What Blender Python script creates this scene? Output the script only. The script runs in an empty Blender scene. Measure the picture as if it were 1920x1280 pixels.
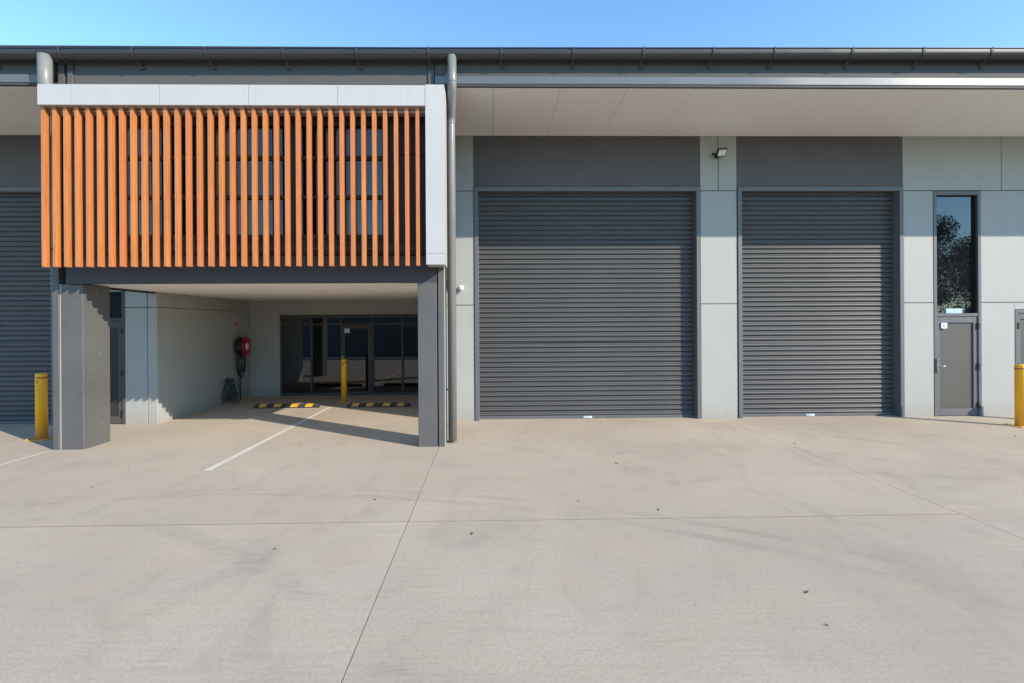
import bpy, bmesh, math, random
from mathutils import Matrix, Vector

# ------------------------------------------------------------------ camera, sky, sun, exposure
SC = bpy.context.scene
COL = SC.collection
TH, RO, F = 0.0206, 0.006, 980.0           # yaw to the right, roll, focal length (px of a 1920 px wide frame)
fw = Vector((math.sin(TH), math.cos(TH), 0)); r0 = Vector((math.cos(TH), -math.sin(TH), 0)); u0 = Vector((0, 0, 1))
rt = r0 * math.cos(RO) - u0 * math.sin(RO); up = u0 * math.cos(RO) + r0 * math.sin(RO)
cd = bpy.data.cameras.new('camera'); cam = bpy.data.objects.new('camera', cd); COL.objects.link(cam)
M4 = Matrix((rt, up, -fw)).transposed().to_4x4(); M4.translation = (0, 0, 2.1); cam.matrix_world = M4
cd.sensor_fit = 'HORIZONTAL'; cd.sensor_width = 36; cd.lens = 36 * F / 1920
cd.shift_x = (960 - 938) / 1920; cd.shift_y = -(640 - 608) / 1920
cd.clip_end = 2000
SC.camera = cam

SUN_TO = Vector((1.43, -1.0, 0.93)).normalized()      # towards the sun
W = bpy.data.worlds.new('World'); SC.world = W; W.use_nodes = True
nt = W.node_tree
bg = nt.nodes['Background']
sky = nt.nodes.new('ShaderNodeTexSky'); sky.sky_type = 'NISHITA'; sky.sun_disc = False
sky.sun_elevation = math.asin(SUN_TO.z); sky.sun_rotation = math.atan2(SUN_TO.x, SUN_TO.y)
sky.altitude = 0; sky.air_density = 1.0; sky.dust_density = 0.0; sky.ozone_density = 3.2
tint = nt.nodes.new('ShaderNodeMix'); tint.data_type = 'RGBA'; tint.blend_type = 'MULTIPLY'; tint.inputs[0].default_value = 1.0
tint.inputs[7].default_value = (0.80, 0.965, 0.99, 1)        # white balance of the whole sky
nt.links.new(sky.outputs[0], tint.inputs[6]); nt.links.new(tint.outputs[2], bg.inputs[0]); bg.inputs[1].default_value = 0.132
sd = bpy.data.lights.new('sun', 'SUN'); sd.energy = 2.5; sd.angle = math.radians(0.5); sd.color = (1.0, 0.90, 0.77)
sun = bpy.data.objects.new('sun', sd); COL.objects.link(sun); sun.location = (20, -15, 20)
sun.rotation_euler = SUN_TO.to_track_quat('Z', 'Y').to_euler()
SC.view_settings.view_transform = 'Standard'; SC.view_settings.look = 'None'
SC.view_settings.exposure = 1.36; SC.view_settings.gamma = 1.0; SC.view_settings.use_curve_mapping = False
SC.cycles.max_bounces = 10; SC.cycles.diffuse_bounces = 8; SC.cycles.glossy_bounces = 4
random.seed(7)

# ------------------------------------------------------------------ materials
class NG:
    """small helper to write node trees"""
    def __init__(s, name):
        s.m = bpy.data.materials.new(name); s.m.use_nodes = True; s.t = s.m.node_tree
        s.b = s.t.nodes['Principled BSDF']; s.tc = s.t.nodes.new('ShaderNodeTexCoord')
    def n(s, kind, **kw):
        o = s.t.nodes.new(kind)
        for k, v in kw.items():
            if k.startswith('i_'):
                key = k[2:]; key = int(key) if key.isdigit() else key
                s.put(o.inputs[key], v)
            else: setattr(o, k, v)
        return o
    def put(s, sock, v):
        if hasattr(v, 'bl_idname') and hasattr(v, 'is_output'): s.t.links.new(v, sock)
        else: sock.default_value = v
    def obj(s): return s.tc.outputs['Object']
    def mapping(s, scale, rot=(0, 0, 0), src=None):
        return s.n('ShaderNodeMapping', i_Vector=src or s.obj(), i_Scale=scale, i_Rotation=rot).outputs[0]
    def noise(s, scale, detail=4, rough=.55, vec=None, dist=0.0):
        return s.n('ShaderNodeTexNoise', i_Vector=vec or s.obj(), i_Scale=scale, i_Detail=detail, i_Roughness=rough, i_Distortion=dist).outputs[0]
    def ramp(s, fac, a, b, lo=0.0, hi=1.0):
        return s.n('ShaderNodeMapRange', i_0=fac, i_1=a, i_2=b, i_3=lo, i_4=hi).outputs[0]
    def math(s, op, a, b=0.0, c=0.0):
        return s.n('ShaderNodeMath', operation=op, i_0=a, i_1=b, i_2=c).outputs[0]
    def mix(s, fac, a, b, blend='MIX'):
        o = s.n('ShaderNodeMix', data_type='RGBA', blend_type=blend)
        s.put(o.inputs[0], fac)
        for sock, v in ((o.inputs[6], a), (o.inputs[7], b)):
            s.put(sock, (*v, 1) if isinstance(v, tuple) and len(v) == 3 else v)
        return o.outputs[2]
    def bump(s, h, strength, dist=0.01):
        o = s.n('ShaderNodeBump', i_Height=h, i_Strength=strength, i_Distance=dist); s.t.links.new(o.outputs[0], s.b.inputs['Normal'])
    def out(s, col=None, rough=None, metal=0.0, spec=.5):
        if col is not None: s.put(s.b.inputs['Base Color'], (*col, 1) if isinstance(col, tuple) and len(col) == 3 else col)
        if rough is not None: s.put(s.b.inputs['Roughness'], rough)
        s.b.inputs['Metallic'].default_value = metal
        s.b.inputs['Specular IOR Level'].default_value = spec
        return s.m

def sc3(c, k): return tuple(min(1, x * k) for x in c)

def paint(name, c, rough=.5, var=.08, scale=1.2, fine=60, bump=.04, metal=0.0, spec=.5, streak=0.0, grime=0.0):
    g = NG(name)
    n1 = g.noise(scale, 5, .6)
    col = g.mix(g.ramp(n1, .3, .7), sc3(c, 1 - var), sc3(c, 1 + var))
    n2 = g.noise(fine, 3, .6)
    col = g.mix(g.ramp(n2, .3, .7, 0, .35), col, sc3(c, 1 - 1.6 * var))
    if streak:
        n3 = g.noise(3.0, 4, .6, g.mapping((9, 9, .35)))
        col = g.mix(g.ramp(n3, .5, .75, 0, streak), col, sc3(c, .62))
    if grime:      # splashed dirt near the ground and faint runs
        z = g.n('ShaderNodeSeparateXYZ', i_0=g.obj()).outputs[2]
        n4 = g.noise(4.0, 5, .7, g.mapping((1.5, 1.5, .6)))
        zz = g.math('ADD', z, g.math('MULTIPLY', n4, -.45))
        col = g.mix(g.ramp(zz, -.2, .12, grime, 0), col, (.30, .27, .22))
        n5 = g.noise(2.2, 5, .65, g.mapping((3.5, 3.5, .25)))
        col = g.mix(g.ramp(n5, .55, .8, 0, grime * .35), col, sc3(c, .6))
    r = g.ramp(n1, .3, .7, max(0, rough - .06), rough + .06)
    if bump: g.bump(n2, bump, .004)
    return g.out(col, r, metal, spec)

def scuffed(name, c, mark, rough=.6):
    """painted precast column with pale scrapes"""
    g = NG(name)
    n1 = g.noise(1.4, 5, .6); n2 = g.noise(45, 4, .65)
    col = g.mix(g.ramp(n1, .3, .7), sc3(c, .9), sc3(c, 1.12))
    col = g.mix(g.ramp(n2, .35, .7, 0, .4), col, sc3(c, .8))
    s1 = g.noise(9, 6, .75, g.mapping((1, 1, 2.6), (0, .6, 0)), .6)
    s2 = g.noise(1.7, 3, .5)
    m = g.math('MULTIPLY', g.ramp(s1, .60, .72), g.ramp(s2, .50, .66))
    col = g.mix(g.math('MULTIPLY', m, .55), col, mark)
    sp = g.noise(70, 2, .5)
    col = g.mix(g.ramp(sp, .72, .76, 0, .6), col, mark)
    g.bump(n2, .12, .004)
    return g.out(col, rough)

def speckled_dark(name, c):
    """dark painted precast with pale insect webs and droppings under the soffit"""
    g = NG(name)
    n1 = g.noise(1.0, 5, .6); n2 = g.noise(40, 4, .6)
    col = g.mix(g.ramp(n1, .3, .7), sc3(c, .9), sc3(c, 1.1))
    col = g.mix(g.ramp(n2, .3, .7, 0, .3), col, sc3(c, .82))
    v = g.n('ShaderNodeTexVoronoi', i_Vector=g.mapping((1, 1, .5)), i_Scale=9.0, feature='F1')
    hole = g.ramp(v.outputs['Distance'], .05, .085, 1, 0)
    keep = g.ramp(g.n('ShaderNodeSeparateColor', i_0=v.outputs['Color']).outputs[0], .40, .42)
    z = g.n('ShaderNodeSeparateXYZ', i_0=g.obj()).outputs[2]
    high = g.ramp(z, 5.3, 6.2, .12, .9)
    col = g.mix(g.math('MULTIPLY', g.math('MULTIPLY', hole, keep), high), col, (.5, .5, .47))
    g.bump(n2, .08, .004)
    return g.out(col, .6)

def concrete(name, c):
    g = NG(name)
    P = g.obj()
    big = g.noise(.33, 5, .6, None, .4); mid = g.noise(1.3, 6, .65, g.mapping((1, 1.5, 1), (0, 0, .3)), .5)
    fine = g.noise(38, 5, .7); grit = g.noise(160, 2, .6)
    col = g.mix(g.ramp(big, .32, .68), sc3(c, .84), sc3(c, 1.12))
    warmc = (c[0] * 1.05, c[1] * .97, c[2] * .88)
    col = g.mix(g.ramp(mid, .42, .72, 0, .55), col, warmc)
    dk = g.noise(.8, 5, .62, g.mapping((1.6, .8, 1), (0, 0, -.5)), 1.2)
    col = g.mix(g.ramp(dk, .52, .76, 0, .55), col, sc3(c, .64))
    # broom / trowel streaks
    br = g.noise(2.2, 5, .7, g.mapping((.6, 9, 1), (0, 0, .25)))
    col = g.mix(g.ramp(br, .45, .72, 0, .42), col, sc3(c, .74))
    # turning tyre marks: rings round a few centres, broken by noise
    x = g.n('ShaderNodeSeparateXYZ', i_0=P)
    brk = g.ramp(g.noise(.6, 5, .7), .44, .62)
    trd = g.ramp(g.noise(7, 5, .7, g.mapping((.5, 5, 1), (0, 0, .15)), .8), .40, .62, .1, 1)
    for (cx, cy, r, w, k) in ((-3.2, -3.6, 10.2, .10, .34), (-3.0, -3.8, 10.6, .08, .28), (-7.5, -2.2, 8.75, .15, .26), (-2.3, -6.0, 9.3, .16, .20), (4.5, 1.0, 6.2, .15, .20), (4.7, 1.2, 7.7, .14, .18),
                              (12, 15.5, 8.2, .15, .20), (11.8, 15.7, 9.7, .15, .18), (-1.5, 17, 9.2, .15, .12), (9.5, 0.5, 7.0, .16, .14)):
        dx = g.math('SUBTRACT', x.outputs[0], cx); dy = g.math('SUBTRACT', x.outputs[1], cy)
        d = g.math('SQRT', g.math('ADD', g.math('MULTIPLY', dx, dx), g.math('MULTIPLY', dy, dy)))
        e = g.math('ABSOLUTE', g.math('SUBTRACT', d, r))
        m = g.math('MULTIPLY', g.ramp(e, w * .45, w, k * 1.25, 0), g.math('MULTIPLY', brk, trd))
        col = g.mix(m, col, (.10, .095, .09))
    col = g.mix(g.ramp(fine, .40, .66, 0, .55), col, sc3(c, .66))
    sp = g.noise(26, 2, .5)
    col = g.mix(g.ramp(sp, .735, .76, 0, .5), col, (.11, .10, .09))
    col = g.mix(g.ramp(grit, .6, .8, 0, .25), col, sc3(c, 1.3))
    oi = g.n('ShaderNodeObjectInfo')
    col = g.mix(g.ramp(oi.outputs['Random'], 0, 1, 0, .16), col, sc3(c, .6))
    h = g.math('ADD', g.math('MULTIPLY', fine, .6), g.math('MULTIPLY', grit, .4))
    g.bump(h, .22, .006)
    return g.out(col, g.ramp(big, .3, .7, .78, .9), 0, .12)

def timber(name):
    g = NG(name)
    oi = g.n('ShaderNodeObjectInfo')
    sh = g.n('ShaderNodeVectorMath', operation='ADD', i_0=g.obj(), i_1=g.n('ShaderNodeCombineXYZ', i_0=g.math('MULTIPLY', oi.outputs['Random'], 37.0), i_2=g.math('MULTIPLY', oi.outputs['Random'], 11.0)).outputs[0]).outputs[0]
    v = g.mapping((1, 1, .05), src=sh)
    n1 = g.noise(48, 4, .6, v, .6); n2 = g.noise(14, 4, .6, v, .3)
    a, b = (.53, .192, .050), (.40, .122, .036)
    col = g.mix(g.ramp(n1, .35, .7), a, b)
    col = g.mix(g.ramp(n2, .4, .7, 0, .5), col, (.67, .28, .08))
    col = g.mix(g.ramp(oi.outputs['Random'], .35, 1, 0, .6), col, (.52, .155, .055))
    g.bump(n1, .05, .002)
    return g.out(col, .42)

def glass(name, dirt=0.0):
    g = NG(name)
    g.b.inputs['IOR'].default_value = 1.75
    col = (.006, .007, .009); r = .012
    if dirt:
        n = g.noise(9, 5, .7); sp = g.noise(38, 2, .5)
        d = g.math('ADD', g.ramp(n, .4, .8, 0, .03 * dirt), g.ramp(sp, .70, .74, 0, .25 * dirt))
        col = g.mix(d, (.006, .007, .009), (.5, .5, .5))
    return g.out(col, r)

M = {}
M['concrete'] = concrete('yard concrete', (.515, .438, .345))
M['joint'] = paint('joint filler', (.035, .033, .03), .9, .1, bump=0)
M['earth'] = paint('dry earth and grass', (.13, .12, .06), .95, .3, .4, 8, .3)
M['line'] = paint('worn white line paint', (.60, .57, .52), .8, .12, 3, 30, .1, streak=.25)
M['faded'] = paint('faded line paint', (.56, .475, .375), .85, .12, 3, 30, .1, streak=.3)
M['wall'] = paint('grey green painted precast', (.37, .375, .352), .62, .045, .9, 35, .05, grime=.5)
M['wallback'] = paint('recess grey', (.16, .17, .155), .8, .05, bump=0)
M['dark'] = speckled_dark('charcoal painted precast', (.098, .090, .095))
M['pillar'] = scuffed('mid grey painted column', (.102, .100, .097), (.62, .62, .58))
M['caulk'] = paint('white caulk', (.42, .42, .39), .7, .08, 4, 40, .1)
M['box'] = paint('dark brown grey cladding', (.050, .043, .043), .6, .06, 1, 40, .02, spec=.2)
M['beam'] = paint('charcoal steel beam', (.070, .068, .072), .6, .05, 1, 40, .02, spec=.2)
M['soffit'] = paint('cream soffit sheet', (.88, .84, .77), .6, .02, .7, 30, .02)
M['ceiling'] = paint('off white ceiling', (.90, .86, .79), .7, .02, .5, 30, .02)
M['gutter'] = paint('charcoal colour coated steel', (.034, .033, .033), .36, .06, 1.5, 40, 0)
M['fascia'] = paint('dark fascia steel', (.105, .102, .100), .65, .06, .8, 40, 0, spec=.15, streak=.25)
M['band'] = paint('grey satin fascia band', (.165, .168, .168), .34, .08, .6, 30, 0, metal=.3, streak=.2)
M['pipe'] = paint('grey painted downpipe', (.20, .20, .19), .36, .08, 1.2, 40, .02)
M['white'] = paint('white aluminium panel', (.485, .47, .45), .38, .03, .8, 30, .01, streak=.16)
M['timber'] = timber('timber look aluminium batten')
M['railm'] = paint('pale screen rail', (.7, .66, .62), .5, .05, bump=0)
M['rollmat'] = paint('charcoal roller slat', (.088, .088, .087), .40, .07, .7, 50, 0, spec=.4)
M['frame'] = paint('grey powder coated frame', (.125, .13, .135), .45, .05, 1, 50, .01)
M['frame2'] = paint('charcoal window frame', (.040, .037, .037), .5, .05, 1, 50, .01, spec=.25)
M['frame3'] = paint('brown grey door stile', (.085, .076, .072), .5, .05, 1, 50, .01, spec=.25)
M['leaf'] = paint('grey door panel', (.080, .077, .069), .6, .08, 1.5, 25, .03)
M['glass'] = glass('tinted glass'); M['glassd'] = glass('dusty tinted glass', 1.0)
M['black'] = paint('black plastic', (.012, .012, .013), .5, .1, bump=0)
M['rubber'] = paint('black rubber', (.030, .031, .034), .75, .15, 4, 50, .2)
M['yellow'] = paint('yellow enamel', (.97, .46, .014), .38, .06, 1.5, 20, .02, streak=.1, grime=.35)
M['yellow2'] = paint('yellow reflective insert', (.70, .33, .02), .6, .15, 6, 40, .1)
M['red'] = paint('red enamel', (.42, .010, .018), .35, .08, 3, 30, .02)
M['sticker'] = paint('white sticker', (.75, .76, .77), .5, .03, bump=0)
M['bluest'] = paint('pale blue plate', (.42, .58, .72), .4, .03, bump=0)
M['steel'] = paint('stainless steel', (.55, .55, .54), .25, .08, 5, 60, 0, metal=1.0)
M['brass'] = paint('dull brass', (.45, .36, .2), .4, .1, 8, 50, 0, metal=.8)
M['copper'] = paint('brown copper pipe', (.13, .06, .045), .5, .15, 5, 40, 0)
M['hose'] = paint('black hose rubber', (.018, .019, .02), .5, .15, 5, 40, 0)
M['ghose'] = paint('dark green hose', (.025, .055, .048), .42, .2, 5, 40, 0)
M['lens'] = paint('lamp glass', (.72, .68, .62), .3, .05, 30, 60, 0)
M['bark'] = paint('gum bark', (.22, .18, .14), .9, .3, 2, 12, .4)
M['foliage'] = paint('gum leaves', (.055, .075, .035), .6, .35, 1.5, 6, 0)
M['dry'] = paint('dry leaf', (.16, .10, .06), .8, .3, 20, 60, 0)
M['shed'] = paint('blue grey shed steel', (.12, .14, .16), .5, .08, .5, 20, 0)

# ------------------------------------------------------------------ mesh helpers
WL = {}     # world location of every object
def box(bm, x0, x1, y0, y1, z0, z1):
    vs = [bm.verts.new((x, y, z)) for x in (x0, x1) for y in (y0, y1) for z in (z0, z1)]
    for f in ((0, 1, 3, 2), (4, 6, 7, 5), (0, 4, 5, 1), (2, 3, 7, 6), (0, 2, 6, 4), (1, 5, 7, 3)):
        bm.faces.new([vs[i] for i in f])
    return vs

def ring_tube(bm, pts, rad, seg=12, cap=True, closed=False):
    pts = [Vector(p) for p in pts]; n = len(pts); rings = []
    prev = None
    for i, p in enumerate(pts):
        a = pts[(i - 1) % n] if (closed or i > 0) else p; b = pts[(i + 1) % n] if (closed or i < n - 1) else p
        t = (b - a).normalized()
        if prev is None:
            s = t.cross(Vector((0, 0, 1)));  s = s if s.length > .01 else t.cross(Vector((1, 0, 0)))
        else:
            s = prev - t * prev.dot(t)
        s.normalize(); prev = s; w = t.cross(s)
        r = rad[i] if isinstance(rad, (list, tuple)) else rad
        rings.append([bm.verts.new(p + (s * math.cos(2 * math.pi * k / seg) + w * math.sin(2 * math.pi * k / seg)) * r) for k in range(seg)])
    m = n if closed else n - 1
    for i in range(m):
        A, B = rings[i], rings[(i + 1) % n]
        for k in range(seg):
            f = bm.faces.new((A[k], A[(k + 1) % seg], B[(k + 1) % seg], B[k])); f.smooth = True
    if cap and not closed:
        bm.faces.new(rings[0][::-1]); bm.faces.new(rings[-1])

def lathe(bm, prof, c, axis='Z', seg=24):
    """profile of (radius, height) pairs turned round an axis through c; closed at both ends"""
    c = Vector(c); rings = []
    for r, h in prof:
        ring = []
        for k in range(seg):
            a = 2 * math.pi * k / seg; u, v = r * math.cos(a), r * math.sin(a)
            o = {'Z': (u, v, h), 'X': (h, u, v), 'Y': (v, h, u)}[axis]
            ring.append(bm.verts.new(c + Vector(o)))
        rings.append(ring)
    for A, B in zip(rings, rings[1:]):
        for k in range(seg):
            bm.faces.new((A[k], A[(k + 1) % seg], B[(k + 1) % seg], B[k])).smooth = True
    bm.faces.new(rings[0][::-1]); bm.faces.new(rings[-1])

def bevel(bm, w, seg=1):
    bmesh.ops.bevel(bm, geom=list(bm.edges), offset=w, segments=seg, affect='EDGES', profile=.5, clamp_overlap=True)

def link(name, data, parent=None, loc=(0, 0, 0), rot=None):
    o = bpy.data.objects.new(name, data); COL.objects.link(o); o.location = loc
    if rot: o.rotation_euler = rot
    WL[o] = Vector(loc)
    if parent is not None:
        o.parent = parent; o.matrix_parent_inverse = Matrix.Translation(-WL[parent])
    return o

def fin(name, bm, mat, parent=None, loc=(0, 0, 0), rot=None):
    bmesh.ops.recalc_face_normals(bm, faces=bm.faces)
    me = bpy.data.meshes.new(name); bm.to_mesh(me); bm.free()
    me.materials.append(M[mat] if isinstance(mat, str) else mat)
    return link(name, me, parent, loc, rot)

def boxes(name, lst, mat, parent=None, bev=0.0, loc=(0, 0, 0)):
    bm = bmesh.new()
    for b in lst:
        if bev:
            t = bmesh.new(); box(t, *b); bevel(t, bev)
            me = bpy.data.meshes.new('tmp'); t.to_mesh(me); t.free(); bm.from_mesh(me); bpy.data.meshes.remove(me)
        else: box(bm, *b)
    return fin(name, bm, mat, parent, loc)

def tag(o, label=None, cat=None, group=None, kind=None):
    for k, v in (('label', label), ('category', cat), ('group', group), ('kind', kind)):
        if v: o[k] = v
    return o

def empty(name, loc, label, cat, group=None):
    o = bpy.data.objects.new(name, None); COL.objects.link(o); o.location = loc; WL[o] = Vector(loc)
    return tag(o, label, cat, group)

# ------------------------------------------------------------------ ground
bm = bmesh.new(); vs = [bm.verts.new(p) for p in ((-400, -400, -.03), (400, -400, -.03), (400, 400, -.03), (-400, 400, -.03))]; bm.faces.new(vs)
ground = tag(fin('ground', bm, 'earth'), 'dry ground under and around the concrete yard', 'ground', kind='structure')
bm = bmesh.new(); vs = [bm.verts.new(p) for p in ((-24.9, -7.9, -.006), (29.9, -7.9, -.006), (29.9, 17.9, -.006), (-24.9, 17.9, -.006))]; bm.faces.new(vs)
fin('joint_bed', bm, 'joint', ground)
XJ = [-25, -13.2, -.885, 5.15, 11.25, 17.4, 30]; YJ = [-8, -.5, 5.62, 18]; G = .0035
for i in range(len(XJ) - 1):
    for j in range(len(YJ) - 1):
        b = bmesh.new(); gy = (.012 if i < 2 else .011 if i == 2 else .006) if j else G
        box(b, XJ[i] + G, XJ[i + 1] - G, YJ[j] + gy, YJ[j + 1] - gy, -.025, 0)
        fin('concrete_slab', b, 'concrete', ground)
boxes('parking_line', [(-4.18, -4.095, 7.72, 13.6, .0005, .004)], 'line', ground)
boxes('faded_line', [(-7.535, -7.495, 6.3, 9.05, .0005, .003)], 'faded', ground)

# ------------------------------------------------------------------ warehouse
WY = 11.47
wh = empty('warehouse', (0, WY, 0), 'grey industrial warehouse with roller doors and an orange battened upper storey over a carport', 'warehouse')
def panels(rects, mat='wall', y0=WY, y1=WY + .18, name='wall_panel', bev=.005):
    for (x0, x1, z0, z1) in rects:
        boxes(name, [(x0, x1, y0, y1, z0, z1)], mat, wh, bev)
J1a, J1b, J2a, J2b, TOP = 2.509, 2.522, 5.013, 5.027, 6.30
panels([(-.97, -.335, -.05, J1a), (-.97, -.335, J1b, J2a), (-.97, -.335, J2b, TOP),
        (4.68, 5.492, -.05, J1a), (4.68, 5.492, J1b, J2a), (4.68, 5.076, J2b, TOP), (5.09, 5.492, J2b, TOP),
        (9.245, 9.915, -.05, J1a), (9.245, 9.915, J1b, J2a), (9.235, 11.474, J2b, TOP), (11.488, 17, J2b, TOP),
        (11.0, 17, J1b, J2a), (11.0, 11.765, -.05, J1a), (12.86, 17, -.05, J1a), (11.765, 12.86, 2.36, J1a - .001),
        (-7.885, -7.412, -.05, 2.50), (-7.885, -7.412, 2.512, J2a), (-9.35, -7.412, J2b, TOP), (-9.35, -8.83, -.05, 2.50), (-9.35, -8.83, 2.512, J2a),
        (-7.398, -7.2, -.05, 2.50), (-7.398, -7.2, 2.512, TOP)])
# backing behind the open joints
for q in ((-.95, -.29, 11.53, 11.6, 0, 6.28), (4.64, 5.54, 11.53, 11.6, 0, 6.28), (9.2, 9.94, 11.53, 11.6, 0, 6.28), (9.9, 16.9, 11.53, 11.6, 5.015, 6.28),
                        (11.02, 16.9, 11.53, 11.6, 2.45, 5.01), (-7.86, -7.25, 11.53, 11.6, 0, 6.28), (-9.33, -8.85, 11.53, 11.6, 0, 6.28)): boxes('joint_backing', [q], 'wallback', wh)
# unseen black sheets added behind the doors to keep the gaps dark
for q in ((-.75, 17, 12.3, 12.4, 0, 6.5), (-14.4, -7.45, 12.3, 12.4, 0, 6.5), (-7.0, -.8, 12.3, 12.4, 3.0, 6.5)): boxes('light_stop_sheet', [q], 'black', wh)
# dark lintel panels
for x0, x1 in ((-.325, 4.672), (5.50, 9.228), (-17, -9.36)):
    o = boxes('lintel_panel', [(x0, x1, WY + .008, WY + .17, 5.112, TOP)], 'dark', wh, .004)
# carport walls
X_L, X_R, Y_B, Z_C = -7.2, -.97, 15.86, 2.84
for z0, z1 in ((-.05, 2.50), (2.512, 3.0)):
    boxes('side_wall_panel', [(X_L - .18, X_L, WY + .19, Y_B + .2, z0, z1)], 'wall', wh, .004)
boxes('side_wall_backing', [(X_L - .14, X_L - .03, WY + .2, Y_B + .1, 2.48, 2.53)], 'wallback', wh)
boxes('side_wall_panel', [(X_R, X_R + .18, WY + .19, Y_B + .2, -.05, 3.0)], 'wall', wh)
boxes('back_wall', [(X_L + .002, -6.31, Y_B, Y_B + .18, -.05, 2.98), (-6.309, -1.2, Y_B + .001, Y_B + .18, 2.405, 2.98), (-1.199, X_R - .002, Y_B, Y_B + .18, -.05, 2.98)], 'wall', wh)
boxes('carport_ceiling', [(X_L - .02, X_R - .003, 9.24, Y_B - .002, Z_C, Z_C + .06)], 'ceiling', wh)
boxes('edge_beam', [(-7.30, -7.225, 9.80, WY - .004, 2.80, 2.90)], 'box', wh, .003)
for (x, y) in ((-4.6, 12.3), (-2.6, 12.9)):
    b = bmesh.new(); lathe(b, [(.055, Z_C + .01), (.055, Z_C - .006), (.048, Z_C - .009)], (x, y, 0), seg=20); fin('ceiling_downlight', b, 'sticker', wh)

# ---- roller doors
PITCH = .1085
PROF = [(0.0, .026), (.007, .023), (.010, .004), (.014, -.004), (.022, -.010), (.034, -.013), (.046, -.011), (.053, -.005), (.058, -.002), (.063, -.005), (.070, -.011), (.080, -.012), (.089, -.007), (.096, .003), (.1, .023), (PITCH, .026)]
def roller_door(x0, x1, label, plate=None):
    """steel curtain of interlocking slats in a recessed frame"""
    y = WY + .19
    fr = boxes('roller_door', [(x0, x0 + .092, WY - .022, y + .06, -.04, 5.105), (x1 - .085, x1, WY - .022, y + .06, -.04, 5.105), (x0 + .093, x1 - .086, WY - .022, WY + .12, 5.012, 5.105)], 'frame', wh, .004)
    tag(fr, label)
    cx0, cx1 = x0 + .06, x1 - .05
    b = bmesh.new()
    A = [b.verts.new((cx0, yy, z)) for z, yy in PROF]; B = [b.verts.new((cx1, yy, z)) for z, yy in PROF]
    for i in range(len(PROF) - 1): b.faces.new((A[i], B[i], B[i + 1], A[i + 1])).smooth = 1 < i < len(PROF) - 4
    b.faces.new([b.verts.new((cx0, .04, 0)), b.verts.new((cx1, .04, 0)), b.verts.new((cx1, .04, PITCH)), b.verts.new((cx0, .04, PITCH))])
    me = bpy.data.meshes.new('slat'); b.to_mesh(me); b.free(); me.materials.append(M['rollmat'])
    n = int((5.08 - .062) / PITCH)
    for k in range(n):
        o = link('slat', me, fr, (0, y + random.uniform(-.0012, .0012), .062 + k * PITCH))
    boxes('bottom_rail', [(cx0, cx1, y - .016, y + .02, .004, .066)], 'frame', fr, .003)
    boxes('head_gap', [(x0 + .09, x1 - .08, y - .05, y + .05, 5.02, 5.10)], 'black', fr)
    if plate:
        boxes('label_plate', [(plate, plate + .115, y - .0215, y - .0165, .012, .052)], 'bluest', fr)
        boxes('label_plate', [(plate + .116, plate + .19, y - .0215, y - .0165, .012, .052)], 'sticker', fr)
    return fr
roller_door(-.322, 4.668, 'wide charcoal roller door beside the downpipe', 2.09)
roller_door(5.508, 9.232, 'narrower charcoal roller door beside the tall window', 7.13)
roller_door(-14.4, -9.362, 'charcoal roller door of the neighbouring unit past the carport')

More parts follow.
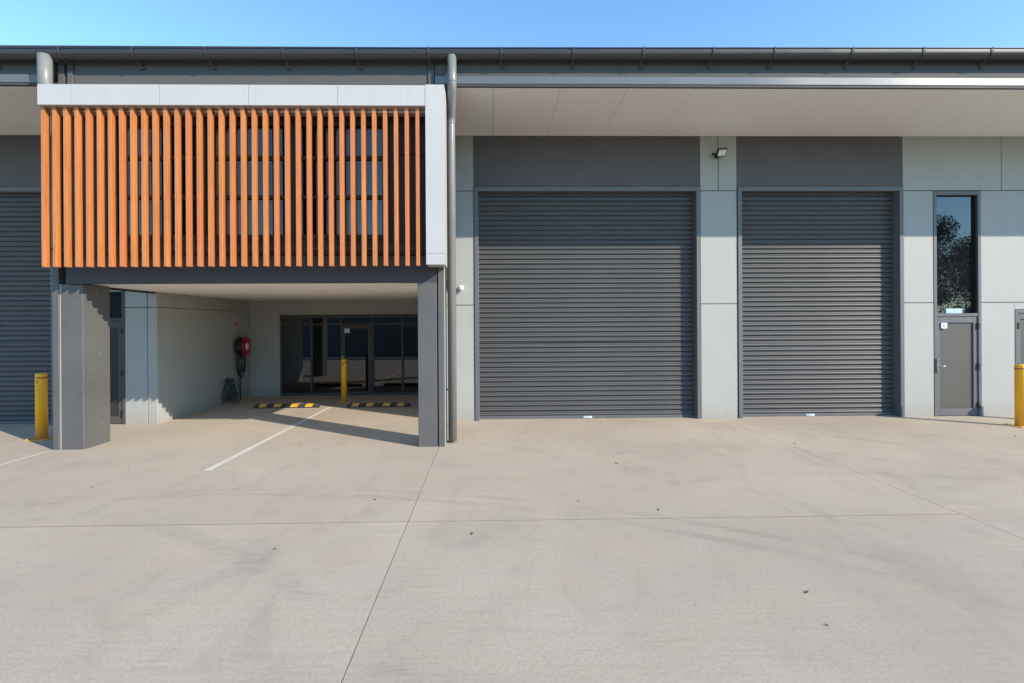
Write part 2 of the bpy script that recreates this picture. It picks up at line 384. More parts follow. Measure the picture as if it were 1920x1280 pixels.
# ---- personnel doors with tall windows above
def pa_door(x0, x1, ztop, hinge_right=True, glazed=True, handle=True, sticker=True, label=None, fm='frame', lm='leaf'):
    """aluminium framed door, recessed panel, glass above when glazed"""
    yf = WY - .006; yd = WY + .12
    zt = 2.206 if glazed else ztop - .075
    L = [(x0, x0 + .072, yf, yd, -.03, ztop), (x1 - .058, x1, yf, yd, -.03, ztop), (x0 + .0725, x1 - .0585, yf, yd, ztop - .083, ztop)]
    if glazed: L.append((x0 + .0725, x1 - .0585, yf + .01, yd, 2.206, 2.277))
    fr = boxes('personnel_door', L, fm, wh, .004); tag(fr, label)
    a, b_ = x0 + .075, x1 - .061
    boxes('leaf_frame', [(a, a + .075, yf + .025, yf + .07, .012, zt - .006), (b_ - .095, b_, yf + .025, yf + .07, .012, zt - .006),
                         (a + .0755, b_ - .0955, yf + .025, yf + .07, .012, .165), (a + .0755, b_ - .0955, yf + .025, yf + .07, zt - .14, zt - .006)], fm, fr, .003)
    boxes('leaf_panel', [(a + .07, b_ - .09, yf + .052, yf + .066, .16, zt - .13)], lm, fr)
    boxes('shadow_gap', [(a - .01, b_ + .01, yf + .08, yf + .11, 0, zt)], 'black', fr)
    hx = b_ + .004 if hinge_right else a - .004
    for z in (.235, 1.105, 1.99):
        b = bmesh.new(); box(b, hx - .024, hx + .024, yf - .012, yf + .03, z - .07, z + .07); bevel(b, .006); fin('hinge', b, 'black', fr)
    if handle:
        sx = a - .01 if hinge_right else b_ + .01; d = 1 if hinge_right else -1
        boxes('lock_plate', [(min(sx - .03 * d, sx + .03 * d), max(sx - .03 * d, sx + .03 * d), yf - .03, yf + .03, .99, 1.29)], 'steel', fr, .006)
        b = bmesh.new(); ring_tube(b, [(sx + .045 * d, yf + .03, 1.12), (sx + .045 * d, yf - .05, 1.12), (sx + .06 * d, yf - .06, 1.12), (sx + .18 * d, yf - .058, 1.125)], .011, 10)
        lathe(b, [(.03, .03), (.03, .012), (.024, .006)], (sx + .045 * d, yf + .0, 1.12), 'Y', 16)
        fin('door_handle', b, 'steel', fr)
        boxes('handle_backplate', [(sx + .022 * d if d > 0 else sx - .062, sx + .062 if d > 0 else sx - .022, yf + .012, yf + .03, .985, 1.27)], 'steel', fr, .003)
    if sticker:
        s = boxes('notice_sticker', [(x0 + .165, x0 + .295, yf + .0, yf + .0245, 1.94, 2.065)], 'sticker', fr)
        notice_marks(x0 + .165, yf - .0005, 1.94, .13, .125, fr)
    if glazed:
        boxes('window_pane', [(x0 + .06, x1 - .05, WY + .085, WY + .10, 2.27, ztop - .07)], 'glassd', fr)
        boxes('reveal_shade', [(x1 - .085, x1 - .0585, WY + .03, WY + .084, 2.278, ztop - .084), (x0 + .073, x1 - .086, WY + .03, WY + .084, ztop - .099, ztop - .084)], 'black', fr)  # black strips paint the shade on the right and top reveals
    return fr

def notice_marks(x, y, z, w, h, parent):
    """grey rounded pictogram and two lines on a small notice, as thin raised print"""
    b = bmesh.new()
    pts = [(x + w * (.45 + .2 * math.cos(t)), y, z + h * (.6 + .22 * math.sin(t))) for t in [i * math.pi / 8 for i in range(16)]]
    ring_tube(b, pts, .0035, 6, False, True)
    ring_tube(b, [(x + w * .31, y, z + h * .45), (x + w * .6, y, z + h * .76)], .003, 6)
    for q in (.18, .28): box(b, x + w * .2, x + w * .75, y - .0015, y + .001, z + h * q - .002, z + h * q + .003)
    fin('notice_print', b, 'frame', parent)

d1 = pa_door(9.924, 10.993, 5.007, label='grey door with silver handle under a tall narrow window')
boxes('paper_notice', [(10.27, 10.64, WY + .076, WY + .0845, 2.279, 2.385)], 'bluest', d1)
pa_door(11.772, 12.85, 2.355, hinge_right=False, glazed=False, sticker=False, label='grey door without a window above')
pa_door(-8.822, -7.892, 5.007, label='dark shaded door and window beyond the left column', fm='frame3', lm='frame2')  # darker frame and leaf colours paint in this door's shade

# ---- soffit
edges = [-14.2, -13.45, -12.21, -10.97, -9.73, -8.49, -7.25]
spans = list(zip(edges, edges[1:])) + [(-.72, .093)] + [(.093 + 1.1905 * i, .093 + 1.1905 * (i + 1)) for i in range(14)]
for xa, xb in spans:
    boxes('soffit_panel', [(xa + .003, xb - .003, 9.105, WY + .006, 6.232, 6.25)], 'soffit', wh)
boxes('soffit_backing', [(-14.2, -7.25, 9.11, WY + .1, 6.252, 6.28), (-.72, 17, 9.11, WY + .1, 6.252, 6.28)], 'joint', wh)
# ---- fascia, roof, gutter
for x0, x1 in ((-14.4, -7.43), (-.92, 17)):
    boxes('upper_fascia', [(x0, x1, 9.10, 9.13, 6.418, 6.80)], 'fascia', wh)
    boxes('fascia_band', [(x0 + .0, x1 - .12 if x0 < -8 else x1, 9.06, 9.098, 6.262, 6.400)], 'band', wh, .006)
    boxes('fascia_groove', [(x0, x1, 9.112, 9.13, 6.395, 6.4175)], 'black', wh)
    boxes('fascia_lip', [(x0, x1, 9.072, 9.13, 6.222, 6.2615)], 'beam', wh)
boxes('upper_fascia', [(-7.10, -1.05, 9.12, 9.16, 5.9, 6.80)], 'fascia', wh)
for q in ((-7.36, -7.26, 9.10, 9.3, 5.9, 6.8), (-7.2, -7.11, 9.09, 9.3, 5.9, 6.8), (-1.04, -.935, 9.095, 9.3, 5.9, 6.8)): boxes('fascia_trim', [q], 'fascia', wh, .004)
b = bmesh.new(); box(b, -14.6, 17.2, 9.0, 30, 6.80, 6.86)
for v in b.verts: v.co.z += (v.co.y - 9.0) * .045
fin('roof', b, 'gutter', wh)
def gz(x): return 6.785 + .0045 * (x - 1.7)       # the gutter falls a little to the left
GY, GR = 8.965, .105
b = bmesh.new(); xs = [-14.5, -7.9, -1.18, -1.17, 4.0, 10.0, 17.1]
outer = [(GY - GR, 0)] + [(GY - GR * math.cos(math.pi * i / 16), -.055 - .098 * math.sin(math.pi * i / 16)) for i in range(17)] + [(GY + GR, .02)]
rings = [[b.verts.new((x, y, gz(x) + z)) for y, z in outer] for x in xs]
inner = [[b.verts.new((x, GY + (y - GY) * .97, gz(x) + (z + .004 if i else z))) for i, (y, z) in enumerate(outer)] for x in xs]
for R in (rings, inner):
    for A, B in zip(R, R[1:]):
        for i in range(len(outer) - 1): b.faces.new((A[i], A[i + 1], B[i + 1], B[i])).smooth = True
gut = fin('gutter', b, 'gutter', wh)
b = bmesh.new(); ring_tube(b, [(x, GY - GR - .004, gz(x) + .002) for x in xs], .010, 8); fin('gutter_bead', b, 'gutter', gut)
boxes('gutter_joint', [(-1.25, -1.21, GY - GR - .006, GY - GR + .001, gz(-1.2) - .055, gz(-1.2) - .004)], 'gutter', gut)
for x in (-10.8, -9.55, -8.35, -7.146, -5.946, -4.729, -3.443, -2.221, -1.001, .227, 1.461, 2.657, 3.86, 4.923, 6.277, 7.519, 8.721, 9.95, 11.2):
    b = bmesh.new(); z = gz(x); path = [(GY - GR - .020, z + .012), (GY - GR - .018, z - .05)]
    path += [(GY - (GR + .018) * math.cos(t), z - .055 - .108 * math.sin(t)) for t in [math.pi * i / 16 for i in range(1, 10)]]
    path += [(9.10, z - .23)]
    rr = []
    for i, (y, zz) in enumerate(path):
        rr.append([b.verts.new((x - .012, y, zz)), b.verts.new((x + .012, y, zz)), b.verts.new((x + .012, y + .003, zz + .006)), b.verts.new((x - .012, y + .003, zz + .006))])
    for A, B in zip(rr, rr[1:]):
        for i in range(4): b.faces.new((A[i], A[(i + 1) % 4], B[(i + 1) % 4], B[i]))
    b.faces.new(rr[0]); b.faces.new(rr[-1][::-1])
    box(b, x - .016, x + .05, 9.075, 9.10, z - .25, z - .212)
    fin('gutter_bracket', b, 'beam', gut)

def downpipe(x, yt, xb, yb, z_el, zb, r, label):
    b = bmesh.new()
    pts = [(x, yt, gz(x) - .10), (x, yt, z_el + .12), (x, yt, z_el + .04), (x + (xb - x) * .12, yt + (yb - yt) * .1, z_el - .04), (x + (xb - x) * .88, yt + (yb - yt) * .9, z_el - .30), (xb, yb, z_el - .38), (xb, yb, z_el - .46), (xb, yb, zb)]
    ring_tube(b, pts, r, 24)
    o = fin('downpipe', b, 'pipe', wh); tag(o, label)
    for z in (z_el + .10, z_el - .44):
        c = (x, yt) if z > z_el else (xb, yb)
        b = bmesh.new(); lathe(b, [(r + .001, z - .02), (r + .005, z - .018), (r + .005, z + .018), (r + .001, z + .02)], (c[0], c[1], 0), seg=24); fin('pipe_collar', b, 'pipe', o)
    return o
dp = downpipe(-.615, 8.925, -.672, 9.39, 6.14, .03, .077, 'grey round downpipe beside the right column')
for z in (.95, 3.45): boxes('pipe_clip', [(-.775, -.70, 9.37, 9.40, z - .012, z + .012)], 'frame2', dp)
b = bmesh.new(); ring_tube(b, [(-7.42, 8.91, gz(-7.4) - .10), (-7.42, 8.91, 6.2), (-7.42, 9.0, 5.9), (-7.42, 9.08, 5.7)], .105, 24); tag(fin('downpipe', b, 'pipe', wh), 'short grey downpipe running behind the white band')

# ---- upper storey over the carport
boxes('party_wall', [(-7.24, -7.06, 9.2, WY, 2.91, 6.3), (-.95, -.79, 9.61, WY - .003, 2.9, 6.23)], 'box', wh)
BY = 9.10
XL, XR = -7.235, -1.0
WX0, WX1, WZ0, WZ1 = -6.42, -1.713, 3.578, 5.60
cl = [(XL, XR, 3.305, WZ0 - .001), (XL, WX0 - .001, WZ0, 5.045), (XL, WX0 - .001, 5.055, 5.88), (WX1 + .001, XR, WZ0, 5.045), (WX1 + .001, XR, 5.055, 5.88), (WX0, WX1, WZ1 + .001, 5.88)]
for (a, c, z0, z1) in cl: boxes('cladding_panel', [(a, c, BY, BY + .1, z0, z1)], 'box', wh, .003)
boxes('front_beam', [(-7.235, -.90, BY - .02, BY + .14, 2.83, 3.295)], 'beam', wh, .004)
boxes('box_floor', [(-7.235, -.95, BY + .145, WY, 2.905, 3.2)], 'beam', wh)
win = boxes('strip_window', [(WX0 + .002, WX0 + .06, BY - .012, BY + .12, WZ0, WZ1), (WX1 - .13, WX1 - .002, BY - .012, BY + .12, WZ0, WZ1), (WX0 + .061, WX1 - .131, BY - .02, BY + .12, WZ0, WZ0 + .083), (WX0 + .061, WX1 - .131, BY - .012, BY + .12, WZ1 - .05, WZ1)], 'frame2', wh, .003)
tag(win, 'dark framed strip window behind the orange battens')
mx = [WX0 + .06, -4.905, -3.385, WX1 - .13]; tz = [WZ0 + .083, 4.315, 4.996, WZ1 - .05]
for x in mx[1:-1]: boxes('mullion', [(x - .045, x + .045, BY - .005, BY + .11, tz[0] + .001, tz[-1] - .001)], 'frame2', win, .003)
for i in range(3):
    a, c = mx[i] + (.046 if i else .001), mx[i + 1] - (.046 if i < 2 else .001)
    for z in tz[1:-1]: boxes('transom', [(a, c, BY + .0, BY + .10, z - .03, z + .03)], 'frame2', win, .003)
    for j in range(3):
        boxes('window_pane', [(a - .01, c + .01, BY + .055, BY + .07, tz[j] + (.028 if j else -.01), tz[j + 1] - (.028 if j < 2 else -.01))], 'glass', win)

# ---- white frame and battens
FY = 8.62
wf = boxes('screen_frame', [(-7.27, -1.06, FY + .03, 9.085, 5.725, 6.0), (-1.01, -.75, FY + .03, 9.05, 3.11, 6.0)], 'white', wh)
tag(wf, 'white boxed frame around the orange battens')
xs = [-7.305, -6.775, -5.35, -3.915, -2.467, -1.038]
for a, c in zip(xs, xs[1:]):
    boxes('frame_panel', [(a + .003, c - .003, FY, FY + .028, 5.70, 6.032), (a + .003, c - .003, FY + .0285, 9.08, 5.70, 5.722), (a + .003, c - .003, FY + .0285, 9.09, 6.003, 6.03)], 'white', wf)
boxes('frame_panel', [(-1.034, -.725, FY - .002, FY + .028, 3.272, 6.045), (-1.034, -1.012, FY + .0285, 9.05, 3.272, 5.698), (-.748, -.725, FY + .0285, 9.06, 3.272, 6.045), (-1.03, -.75, FY + .03, 9.06, 6.02, 6.045)], 'white', wf)
boxes('frame_panel', [(-1.034, -.725, FY - .002, FY + .028, 3.085, 3.267), (-1.034, -1.012, FY + .0285, 9.05, 3.085, 3.267), (-.748, -.725, FY + .0285, 9.06, 3.085, 3.267), (-1.011, -.749, FY + .0285, 9.05, 3.085, 3.107)], 'white', wf)
boxes('frame_end', [(-7.302, -7.275, FY + .0285, 9.08, 5.7225, 6.002)], 'white', wf)
scr = boxes('batten_screen', [(-7.27, -1.04, 8.80, 8.83, 5.655, 5.685)], 'railm', wh); tag(scr, 'screen of vertical orange timber look battens')
boxes('batten_rail', [(-7.25, -1.04, 8.80, 8.84, 3.36, 3.41)], 'box', scr)
for i in range(8): boxes('rail_bracket', [(-7.1 + i * .83, -7.06 + i * .83, 8.841, 9.099, 3.365, 3.405)], 'box', scr)
b = bmesh.new(); box(b, 0, .060, 0, .118, 3.075, 5.712); bevel(b, .004, 2)
bmesh.ops.recalc_face_normals(b, faces=b.faces); bat = bpy.data.meshes.new('batten'); b.to_mesh(bat); b.free(); bat.materials.append(M['timber'])
for i in range(35): link('batten', bat, scr, (-7.306 + .17938 * i, 8.685, 0))

# ---- columns
boxes('column', [(-7.362, -6.99, 9.135, 9.775, -.03, 2.828)], 'pillar', wh, .008)
boxes('column', [(-7.505, -7.395, 9.13, 9.74, -.03, 6.22)], 'pillar', wh, .006)
boxes('column_caulk', [(-7.394, -7.363, 9.15, 9.74, -.03, 2.828)], 'caulk', wh)
boxes('column', [(-1.24, -.912, 9.06, 9.54, -.03, 2.828)], 'pillar', wh, .008)
boxes('column', [(-.888, -.785, 9.062, 9.60, -.03, 6.22)], 'pillar', wh, .006)
boxes('column_caulk', [(-.911, -.889, 9.12, 9.5, -.03, 2.828)], 'black', wh)
boxes('column_lit_edge', [(-.784, -.772, 9.1, 9.16, .02, 6.0)], 'caulk', wh)  # pale strip paints the sunlit right edge of the column

# ---- shopfront at the back of the carport
sx = [-6.303, -5.371, -4.461, -3.524, -2.634, -1.205]; SY = Y_B - .01; zt, zb, ztr = 2.412, 0.0, 2.125
L = [(sx[0], sx[0] + .06, SY, SY + .1, zb, zt), (sx[-1] - .06, sx[-1], SY, SY + .1, zb, zt), (sx[0] + .061, sx[-1] - .061, SY, SY + .1, zt - .10, zt)]
sf = boxes('shopfront', L, 'frame3', wh, .003); tag(sf, 'dark glazed shopfront at the back of the carport')
for x in sx[1:-1]: boxes('mullion', [(x - .03, x + .03, SY + .002, SY + .1, zb, zt - .101)], 'frame3', sf, .003)
for i in range(5):
    a = sx[i] + (.031 if i else .061); c = sx[i + 1] - (.031 if i < 4 else .061)
    boxes('transom', [(a, c, SY + .004, SY + .1, ztr - .025, ztr + .025)], 'frame3', sf, .003)
    boxes('shopfront_pane', [(a - .01, c + .01, SY + .05, SY + .06, ztr + .02, zt - .095)], 'glass', sf)
    if i != 2:
        boxes('bottom_rail', [(a, c, SY + .004, SY + .1, zb, zb + .09)], 'frame3', sf, .003)
        boxes('shopfront_pane', [(a - .01, c + .01, SY + .05, SY + .06, zb + .085, ztr - .02)], 'glass', sf)
    else:
        a += .004; c -= .004
        boxes('door_leaf', [(a, a + .075, SY - .006, SY + .045, .015, ztr - .03), (c - .105, c, SY - .006, SY + .045, .015, ztr - .03), (a + .076, c - .106, SY - .006, SY + .045, .015, .115), (a + .076, c - .106, SY - .006, SY + .045, ztr - .135, ztr - .03)], 'frame3', sf, .003)
        boxes('door_pane', [(a + .07, c - .1, SY + .015, SY + .025, .11, ztr - .13)], 'glass', sf)
        for z in (.3, 1.0, 1.85): boxes('hinge', [(c - .02, c + .02, SY - .018, SY - .0065, z - .06, z + .06)], 'black', sf)
        boxes('notice_sticker', [(a + .055, a + .21, SY - .010, SY - .0065, 1.855, 1.985)], 'sticker', sf)
        notice_marks(a + .055, SY - .0105, 1.855, .155, .13, sf)
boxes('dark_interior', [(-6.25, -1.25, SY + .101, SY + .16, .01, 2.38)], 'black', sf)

# ------------------------------------------------------------------ bollards
def bollard(x, y, h, r, label, pin=False, group='yellow bollards'):
    t = empty('bollard', (x, y, 0), label, 'bollard', group)
    b = bmesh.new(); lathe(b, [(r, .0), (r, h - .035), (r * .97, h - .018), (r * .85, h - .005), (r * .6, h)], (x, y, 0), seg=32); fin('post', b, 'yellow', t)
    b = bmesh.new(); lathe(b, [(r + .0005, h - .095), (r + .002, h - .093), (r + .002, h - .075), (r + .0005, h - .073)], (x, y, 0), seg=32); fin('red_band', b, 'red', t)
    b = bmesh.new(); box(b, x - r * 2, x + r * 2, y - r * 2, y + r * 2, 0.001, .012); bevel(b, .004); fin('base_plate', b, 'yellow', t)
    for sx_ in (-1, 1):
        for sy_ in (-1, 1):
            b = bmesh.new(); lathe(b, [(.017, .010), (.017, .024), (.009, .026), (.009, .04)], (x + sx_ * r * 1.6, y + sy_ * r * 1.6, 0), seg=6); fin('anchor_bolt', b, 'yellow', t)
    # small printed mark below the band, facing the yard
    b = bmesh.new()
    for k in range(3): box(b, x - .018, x + .018 - .008 * k, y - r - .0022, y - r + .004, h - .145 - k * .018, h - .135 - k * .018)
    fin('printed_mark', b, 'frame2', t)
    if pin:
        b = bmesh.new(); lathe(b, [(.022, h - .01), (.022, h + .06), (.016, h + .065), (.012, h + .10)], (x - .04, y, 0), seg=12); fin('lock_pin', b, 'steel', t)
    return t
bollard(-8.452, 10.03, 1.245, .094, 'yellow bollard in front of the neighbouring roller door, beside the left column')
bollard(-4.005, 14.45, 1.185, .079, 'yellow bollard with a silver pin on top in front of the shopfront', True)
bollard(10.672, 10.29, 1.245, .094, 'yellow bollard in front of the grey door without a window above')
bollard(12.55, 10.30, 1.245, .094, 'yellow bollard standing past the last grey door', group='yellow bollards')

# ------------------------------------------------------------------ wheel stops
def wheel_stop(x0, x1, y, label):
    t = empty('wheel_stop', ((x0 + x1) / 2, y, 0), label, 'wheel stop', 'rubber wheel stops')
    L = x1 - x0; prof = [(-.075, 0.001), (-.068, .03), (-.045, .1), (.045, .1), (.068, .03), (.075, 0.001)]
    b = bmesh.new(); st = [(0, .55), (.06, 1), (L - .06, 1), (L, .55)]
    R = [[b.verts.new((x0 + s, y + py, max(.001, pz * (k if pz > .05 else 1)))) for py, pz in prof] for s, k in st]
    for A, B in zip(R, R[1:]):
        for i in range(5): b.faces.new((A[i], A[i + 1], B[i + 1], B[i]))
        b.faces.new((A[5], A[0], B[0], B[5]))
    b.faces.new(R[0][::-1]); b.faces.new(R[-1]); fin('rubber_body', b, 'rubber', t)
    for f in (.145, .37, .635, .86):
        c = x0 + f * L; b = bmesh.new()
        # a slanted insert wrapping the front slope and the top
        pr = [(-.0705, .028), (-.0475, .102), (.044, .102)]
        lo = [b.verts.new((c - .105 + s, y + py, pz)) for (py, pz), s in zip(pr, (-.02, .02, .03))]
        hi = [b.verts.new((c + .075 + s, y + py, pz)) for (py, pz), s in zip(pr, (-.02, .02, .03))]
        lo2 = [b.verts.new(v.co + Vector((0, .004, -.006))) for v in lo]; hi2 = [b.verts.new(v.co + Vector((0, .004, -.006))) for v in hi]
        for i in range(2):
            b.faces.new((lo[i], hi[i], hi[i + 1], lo[i + 1])); b.faces.new((lo2[i], lo2[i + 1], hi2[i + 1], hi2[i]))
            b.faces.new((lo[i], lo[i + 1], lo2[i + 1], lo2[i])); b.faces.new((hi[i], hi2[i], hi2[i + 1], hi[i + 1]))
        b.faces.new((lo[0], lo2[0], hi2[0], hi[0])); b.faces.new((lo[2], hi[2], hi2[2], lo2[2]))
        fin('yellow_insert', b, 'yellow2', t)
wheel_stop(-6.05, -4.40, 13.58, 'black and yellow rubber wheel stop nearer the fire hose reel')
wheel_stop(-3.68, -2.06, 13.58, 'black and yellow rubber wheel stop between the yellow bollard and the right column')

# ------------------------------------------------------------------ fire hose reel, sign, garden hose
HX = X_L
t = empty('fire_hose_reel', (HX, 15.05, 0), 'red fire hose reel with coiled black hose on the carport side wall', 'hose reel')
cy, cz = 14.98, 1.53
b = bmesh.new(); lathe(b, [(.05, .08), (.10, .085)], (HX, cy, cz), 'X', 24); box(b, HX - .002, HX + .09, cy - .05, cy + .05, cz - .14, cz + .14); fin('wall_bracket', b, 'black', t)
b = bmesh.new()
for i in range(5):
    x = HX + .12 + .034 * i
    ring_tube(b, [(x, cy + .215 * math.cos(a), cz + .215 * math.sin(a)) for a in [2 * math.pi * k / 28 for k in range(28)]], .019, 8, False, True)
lathe(b, [(.2, .10), (.2, .28)], (HX, cy, cz), 'X', 24); fin('hose_coil', b, 'hose', t)
b = bmesh.new(); lathe(b, [(.235, .283), (.258, .288), (.262, .300), (.255, .310), (.20, .314), (.12, .318)], (HX, cy, cz), 'X', 36); disc = fin('red_disc', b, 'red', t)
b = bmesh.new(); lathe(b, [(.10, .317), (.10, .324), (.06, .328)], (HX, cy, cz), 'X', 28); fin('hub_label', b, 'sticker', disc)
b = bmesh.new(); lathe(b, [(.045, .326), (.04, .334)], (HX, cy, cz), 'X', 20); fin('hub_cap', b, 'railm', disc)
b = bmesh.new(); lathe(b, [(.235, .092), (.25, .098), (.235, .104)], (HX, cy, cz), 'X', 32); fin('rear_disc', b, 'black', t)
for (dy, w, dz, x) in ((-.02, .13, .45, .10), (.0, .16, .52, .15), (.03, .11, .40, .2)):
    pts = [(HX + x, cy + dy + w * math.cos(a) * (1 if math.sin(a) > -.3 else .9), cz - .24 - dz / 2 + dz * .75 * math.sin(a)) for a in [2 * math.pi * k / 26 for k in range(26)]]
    b = bmesh.new(); ring_tube(b, pts, .018, 8, False, True); fin('hanging_hose', b, 'hose', t)
b = bmesh.new(); ring_tube(b, [(HX + .07, 15.1, 0.0), (HX + .07, 15.1, 1.02)], .022, 10); ring_tube(b, [(HX, 15.1, .55), (HX + .07, 15.1, .55)], .015, 8); fin('supply_pipe', b, 'copper', t)
b = bmesh.new(); lathe(b, [(.026, .86), (.032, .90), (.03, 1.0), (.02, 1.04), (.03, 1.08), (.024, 1.2)], (HX + .07, 15.1, 0), seg=14); ring_tube(b, [(HX + .07, 15.1, 1.0), (HX + .19, 15.04, 1.0)], .018, 8); ring_tube(b, [(HX + .17, 15.0, .93), (HX + .17, 15.0, 1.13)], .014, 8); fin('valve', b, 'brass', t)
boxes('valve_tag', [(HX + .11, HX + .115, 15.12, 15.2, 1.02, 1.13)], 'sticker', t)

t = empty('fire_sign', (HX, 15.0, 2.08), 'small red fire sign with white symbol above the hose reel', 'sign')
boxes('border_plate', [(HX + .0, HX + .004, 14.90, 15.10, 2.055, 2.335)], 'sticker', t)
boxes('red_face', [(HX + .0042, HX + .007, 14.912, 15.088, 2.125, 2.322), (HX + .0042, HX + .007, 14.912, 14.996, 2.067, 2.117), (HX + .0042, HX + .007, 15.004, 15.088, 2.067, 2.117)], 'red', t)
b = bmesh.new()
ring_tube(b, [(HX + .008, 15.0 + .042 * math.cos(a), 2.245 + .045 * math.sin(a)) for a in [2 * math.pi * k / 20 for k in range(20)]], .011, 6, False, True)
ring_tube(b, [(HX + .008, 15.042, 2.23), (HX + .008, 15.03, 2.18), (HX + .008, 14.985, 2.155)], .009, 6); fin('white_symbol', b, 'sticker', t)

t = empty('garden_hose', (HX, 14.35, 0), 'dark green garden hose looped over a wall tap beside the fire hose reel', 'hose')
for i in range(9):
    w = random.uniform(.16, .36); top = .66 + random.uniform(-.02, .03); low = random.uniform(.03, .2); cy_ = 14.36 + random.uniform(-.03, .24) * (w / .3); xo = .05 + .02 * i
    pts = []
    for k in range(30):
        a = 2 * math.pi * k / 30; s = math.sin(a); wd = w * (.18 + .82 * ((1 - s) / 2) ** .8)
        pts.append((HX + xo + .03 * math.sin(3 * a + i), cy_ * (1 - (1 + s) / 2) + 14.33 * ((1 + s) / 2) + wd * math.cos(a), low + (top - low) * (1 + s) / 2))
    b = bmesh.new(); ring_tube(b, pts, .0105, 7, False, True); fin('hose_loop', b, 'ghose', t)
b = bmesh.new(); ring_tube(b, [(HX + .05, 14.3 + .0 + .45 * s, .02 + .02 * math.sin(s * 9)) if False else (HX + .22 + .10 * math.sin(s * 5), 14.2 + .75 * s, .013) for s in [k / 14 for k in range(15)]], .0105, 7); fin('hose_tail', b, 'ghose', t)
b = bmesh.new(); ring_tube(b, [(HX + .0, 14.12, .30), (HX + .06, 14.12, .30), (HX + .06, 14.12, .0)], .014, 8); fin('tap_pipe', b, 'copper', t)
b = bmesh.new(); ring_tube(b, [(HX - .002, 14.33, .64), (HX + .26, 14.33, .64), (HX + .265, 14.33, .70)], .012, 8); lathe(b, [(.035, .70), (.038, .712), (.03, .72)], (HX + .1, 14.33, 0), seg=14); ring_tube(b, [(HX + .1, 14.33, .63), (HX + .1, 14.33, .70)], .01, 8); fin('wall_hook', b, 'red', t)

# ------------------------------------------------------------------ floodlight and camera
t = empty('floodlight', (5.06, WY, 5.80), 'black floodlight with a pale lens on the pier between the roller doors', 'floodlight')
Rm = Matrix.Rotation(math.radians(38), 3, 'X') @ Matrix.Rotation(math.radians(14), 3, 'Z')
ctr = Vector((5.075, 11.27, 5.80))
def tilted(bm_):
    for v in bm_.verts: v.co = ctr + Rm @ v.co
    return bm_
b = bmesh.new(); box(b, -.115, .115, -.012, .035, -.09, .09); bevel(b, .01, 2); fin('housing', tilted(b), 'black', t)
b = bmesh.new(); box(b, -.092, .092, -.018, -.0125, -.068, .068); bevel(b, .002); fin('lens', tilted(b), 'lens', t)
b = bmesh.new(); ring_tube(b, [(5.05, WY + .002, 5.79), (5.05, 11.40, 5.79), (5.07, 11.30, 5.80)], .014, 8); box(b, 5.0, 5.1, WY - .02, WY - .001, 5.74, 5.84); fin('arm', b, 'black', t)
b = bmesh.new(); lathe(b, [(.016, -.03), (.024, -.01), (.022, .03), (.012, .045)], (4.925, 11.36, 5.80), 'Y', 12); ring_tube(b, [(4.93, 11.38, 5.80), (5.03, 11.44, 5.79)], .01, 8); fin('sensor', b, 'black', t)

t = empty('security_camera', (-.625, WY, 2.885), 'round white security camera on the wall beside the downpipe', 'camera')
c = Vector((-.615, WY - .085, 2.885))
b = bmesh.new(); lathe(b, [(.055, -.001), (.055, -.02), (.04, -.03)], (-.625, WY, 2.885), 'Y', 24); fin('mount', b, 'sticker', t)
b = bmesh.new(); bmesh.ops.create_uvsphere(b, u_segments=24, v_segments=16, radius=.063)
for v in b.verts: v.co += c
for f in b.faces: f.smooth = True
body = fin('body', b, 'sticker', t)
for dx, dz, r in ((.012, .012, .014), (.016, -.022, .010)):
    d = Vector((dx + .012, -.058, dz)).normalized()
    b = bmesh.new(); bmesh.ops.create_uvsphere(b, u_segments=12, v_segments=8, radius=r)
    for v in b.verts: v.co += c + d * .056
    fin('lens', b, 'black', body)

# ------------------------------------------------------------------ small litter on the slab
LV = [(2.36, 11.07), (-5.225, 6.96), (-5.279, 7.738), (5.3, 8.993), (1.901, 7.838), (1.045, 6.181), (6.357, 10.24), (-.188, 5.259), (-2.034, 4.961), (-3.333, 9.268), (9.618, 9.385), (-1.394, 6.332), (1.897, 5.863), (2.46, 4.022), (2.326, 3.578)]
for i, (x, y) in enumerate(LV):
    L = random.uniform(.012, .024); wd = L * random.uniform(.25, .4); a = random.uniform(0, 3.1)
    b = bmesh.new(); top = [(-L, 0, .006), (-L * .3, wd, .009), (L * .5, wd * .8, .012), (L, 0, .016), (L * .5, -wd * .8, .011), (-L * .3, -wd, .008)]
    vs = [b.verts.new((x + p * math.cos(a) - q * math.sin(a), y + p * math.sin(a) + q * math.cos(a), z)) for p, q, z in top]
    lo = [b.verts.new((v.co.x, v.co.y, v.co.z - .0065)) for v in vs]
    b.faces.new(vs); b.faces.new(lo[::-1])
    for k in range(6): b.faces.new((vs[k], lo[k], lo[(k + 1) % 6], vs[(k + 1) % 6]))
    tag(fin('dry_leaf', b, 'dry'), 'small curled brown dry leaf lying on the open concrete', 'leaf', 'dry leaves on the concrete')

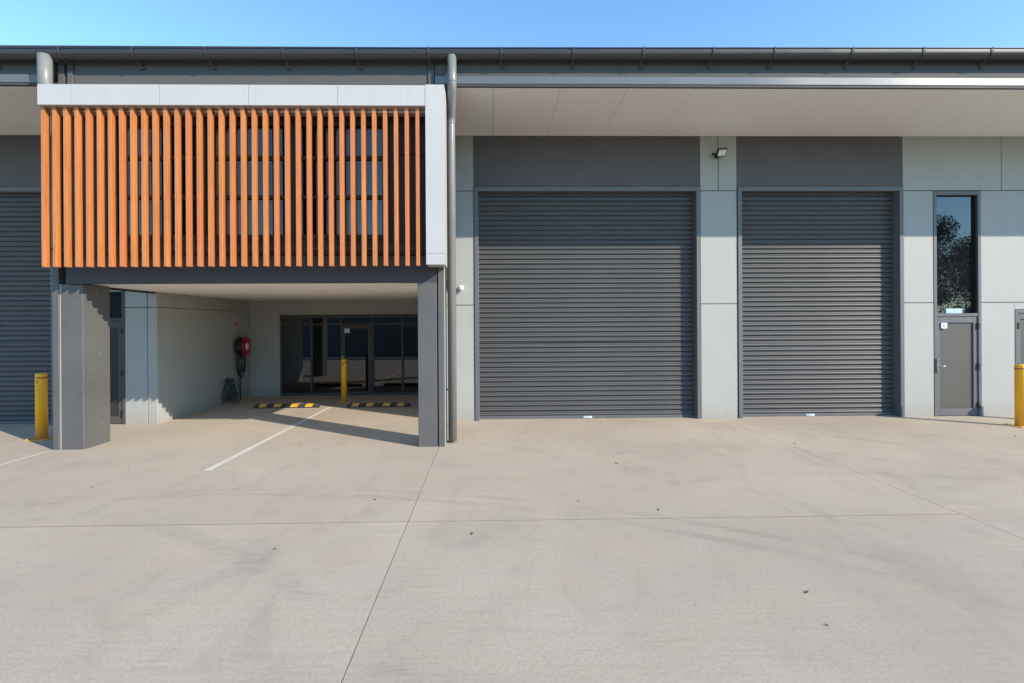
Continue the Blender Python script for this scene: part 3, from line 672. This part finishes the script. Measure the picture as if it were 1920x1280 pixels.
# ------------------------------------------------------------------ across the yard (seen only mirrored in the glass)
t = empty('boundary_fence', (0, -2.4, 0), 'steel boundary fence behind the yard', 'fence')
for i in range(34):
    x = -36 + i * 2.4
    boxes('fence_post', [(x - .03, x + .03, -2.43, -2.37, -.03, 1.85)], 'shed', t)
b = bmesh.new(); x = -36.0
pr = []
while x < 43.2:
    pr += [(x, -2.40), (x + .03, -2.37), (x + .1, -2.37), (x + .13, -2.40)]; x += .2
A = [b.verts.new((p, q, .04)) for p, q in pr]; B = [b.verts.new((p, q, 1.8)) for p, q in pr]
for i in range(len(pr) - 1): b.faces.new((A[i], A[i + 1], B[i + 1], B[i]))
fin('fence_sheet', b, 'shed', t)
t = empty('industrial_shed', (-14, -34, 0), 'blue grey ribbed steel shed across the yard', 'shed')
b = bmesh.new(); box(b, -46, 14, -48, -34, -.03, 5.6); fin('wall', b, 'shed', t)
b = bmesh.new(); box(b, -46.4, 14.4, -48.4, -33.6, 5.601, 5.8); fin('roof', b, 'gutter', t)

def tree_meshes(seed, h, rad):
    rnd = random.Random(seed)
    b = bmesh.new(); top = Vector((rnd.uniform(-.5, .5), rnd.uniform(-.5, .5), h * .55))
    ring_tube(b, [(0, 0, -.05), (.05, 0, h * .2), (top.x * .6, top.y * .6, h * .4), tuple(top)], [.28, .22, .17, .11], 9)
    cl = []
    for k in range(16):
        a = rnd.uniform(0, 6.28); rr = rad * math.sqrt(rnd.uniform(.02, .8)); z = h * rnd.uniform(.28, .92) - rr * .22
        p = Vector((rr * math.cos(a), rr * math.sin(a), z)); cl.append((p, rad * rnd.uniform(.28, .46)))
        s = Vector((top.x * .7, top.y * .7, h * rnd.uniform(.3, .5)))
        ring_tube(b, [s, s.lerp(p, .5) + Vector((0, 0, .2)), p], [.09, .06, .025], 6)
    bmesh.ops.recalc_face_normals(b, faces=b.faces)
    me1 = bpy.data.meshes.new('trunk'); b.to_mesh(me1); b.free(); me1.materials.append(M['bark'])
    V, Fc = [], []
    for p, r in cl:
        for _ in range(1500):
            d = Vector((rnd.gauss(0, 1), rnd.gauss(0, 1), rnd.gauss(0, .75))); d.normalize()
            q = p + d * r * rnd.random() ** .45 ; L = rnd.uniform(.10, .22)
            u = Vector((rnd.gauss(0, .6), rnd.gauss(0, .6), -rnd.random() - .2)).normalized() * L
            w = u.cross(Vector((rnd.gauss(0, 1), rnd.gauss(0, 1), 0))).normalized() * L * .32
            n = len(V); V += [q - w * .2, q + u * .5 + w, q + u, q + u * .5 - w]; Fc.append((n, n + 1, n + 2, n + 3))
    me2 = bpy.data.meshes.new('crown'); me2.from_pydata(V, [], Fc); me2.materials.append(M['foliage'])
    return me1, me2
TM = [tree_meshes(3, 12.0, 4.6), tree_meshes(8, 10.0, 4.2)]
for i, (x, y, k, s, lab) in enumerate(((36, -20.5, 0, 1.0, 'tall gum tree beyond the fence, mirrored in the tall window'), (43.5, -21, 1, 1.0, 'lower gum tree beyond the fence beside the tall gum'), (40, -27, 0, .9, 'gum tree standing behind the tall gum'),
                                       (29, -24, 1, .95, 'gum tree beyond the fence towards the shed'), (50, -25, 0, .85, 'gum tree at the far end of the fence'), (20, -29, 1, 1.05, 'gum tree beside the corner of the shed'))):
    t = empty('gum_tree', (x, y, 0), lab, 'tree', 'gum trees beyond the fence')
    for nm, me in zip(('trunk', 'crown'), TM[k]):
        o = bpy.data.objects.new(nm, me); COL.objects.link(o); o.parent = t
    t.scale = (s, s, s); t.rotation_euler = (0, 0, i * 1.3)
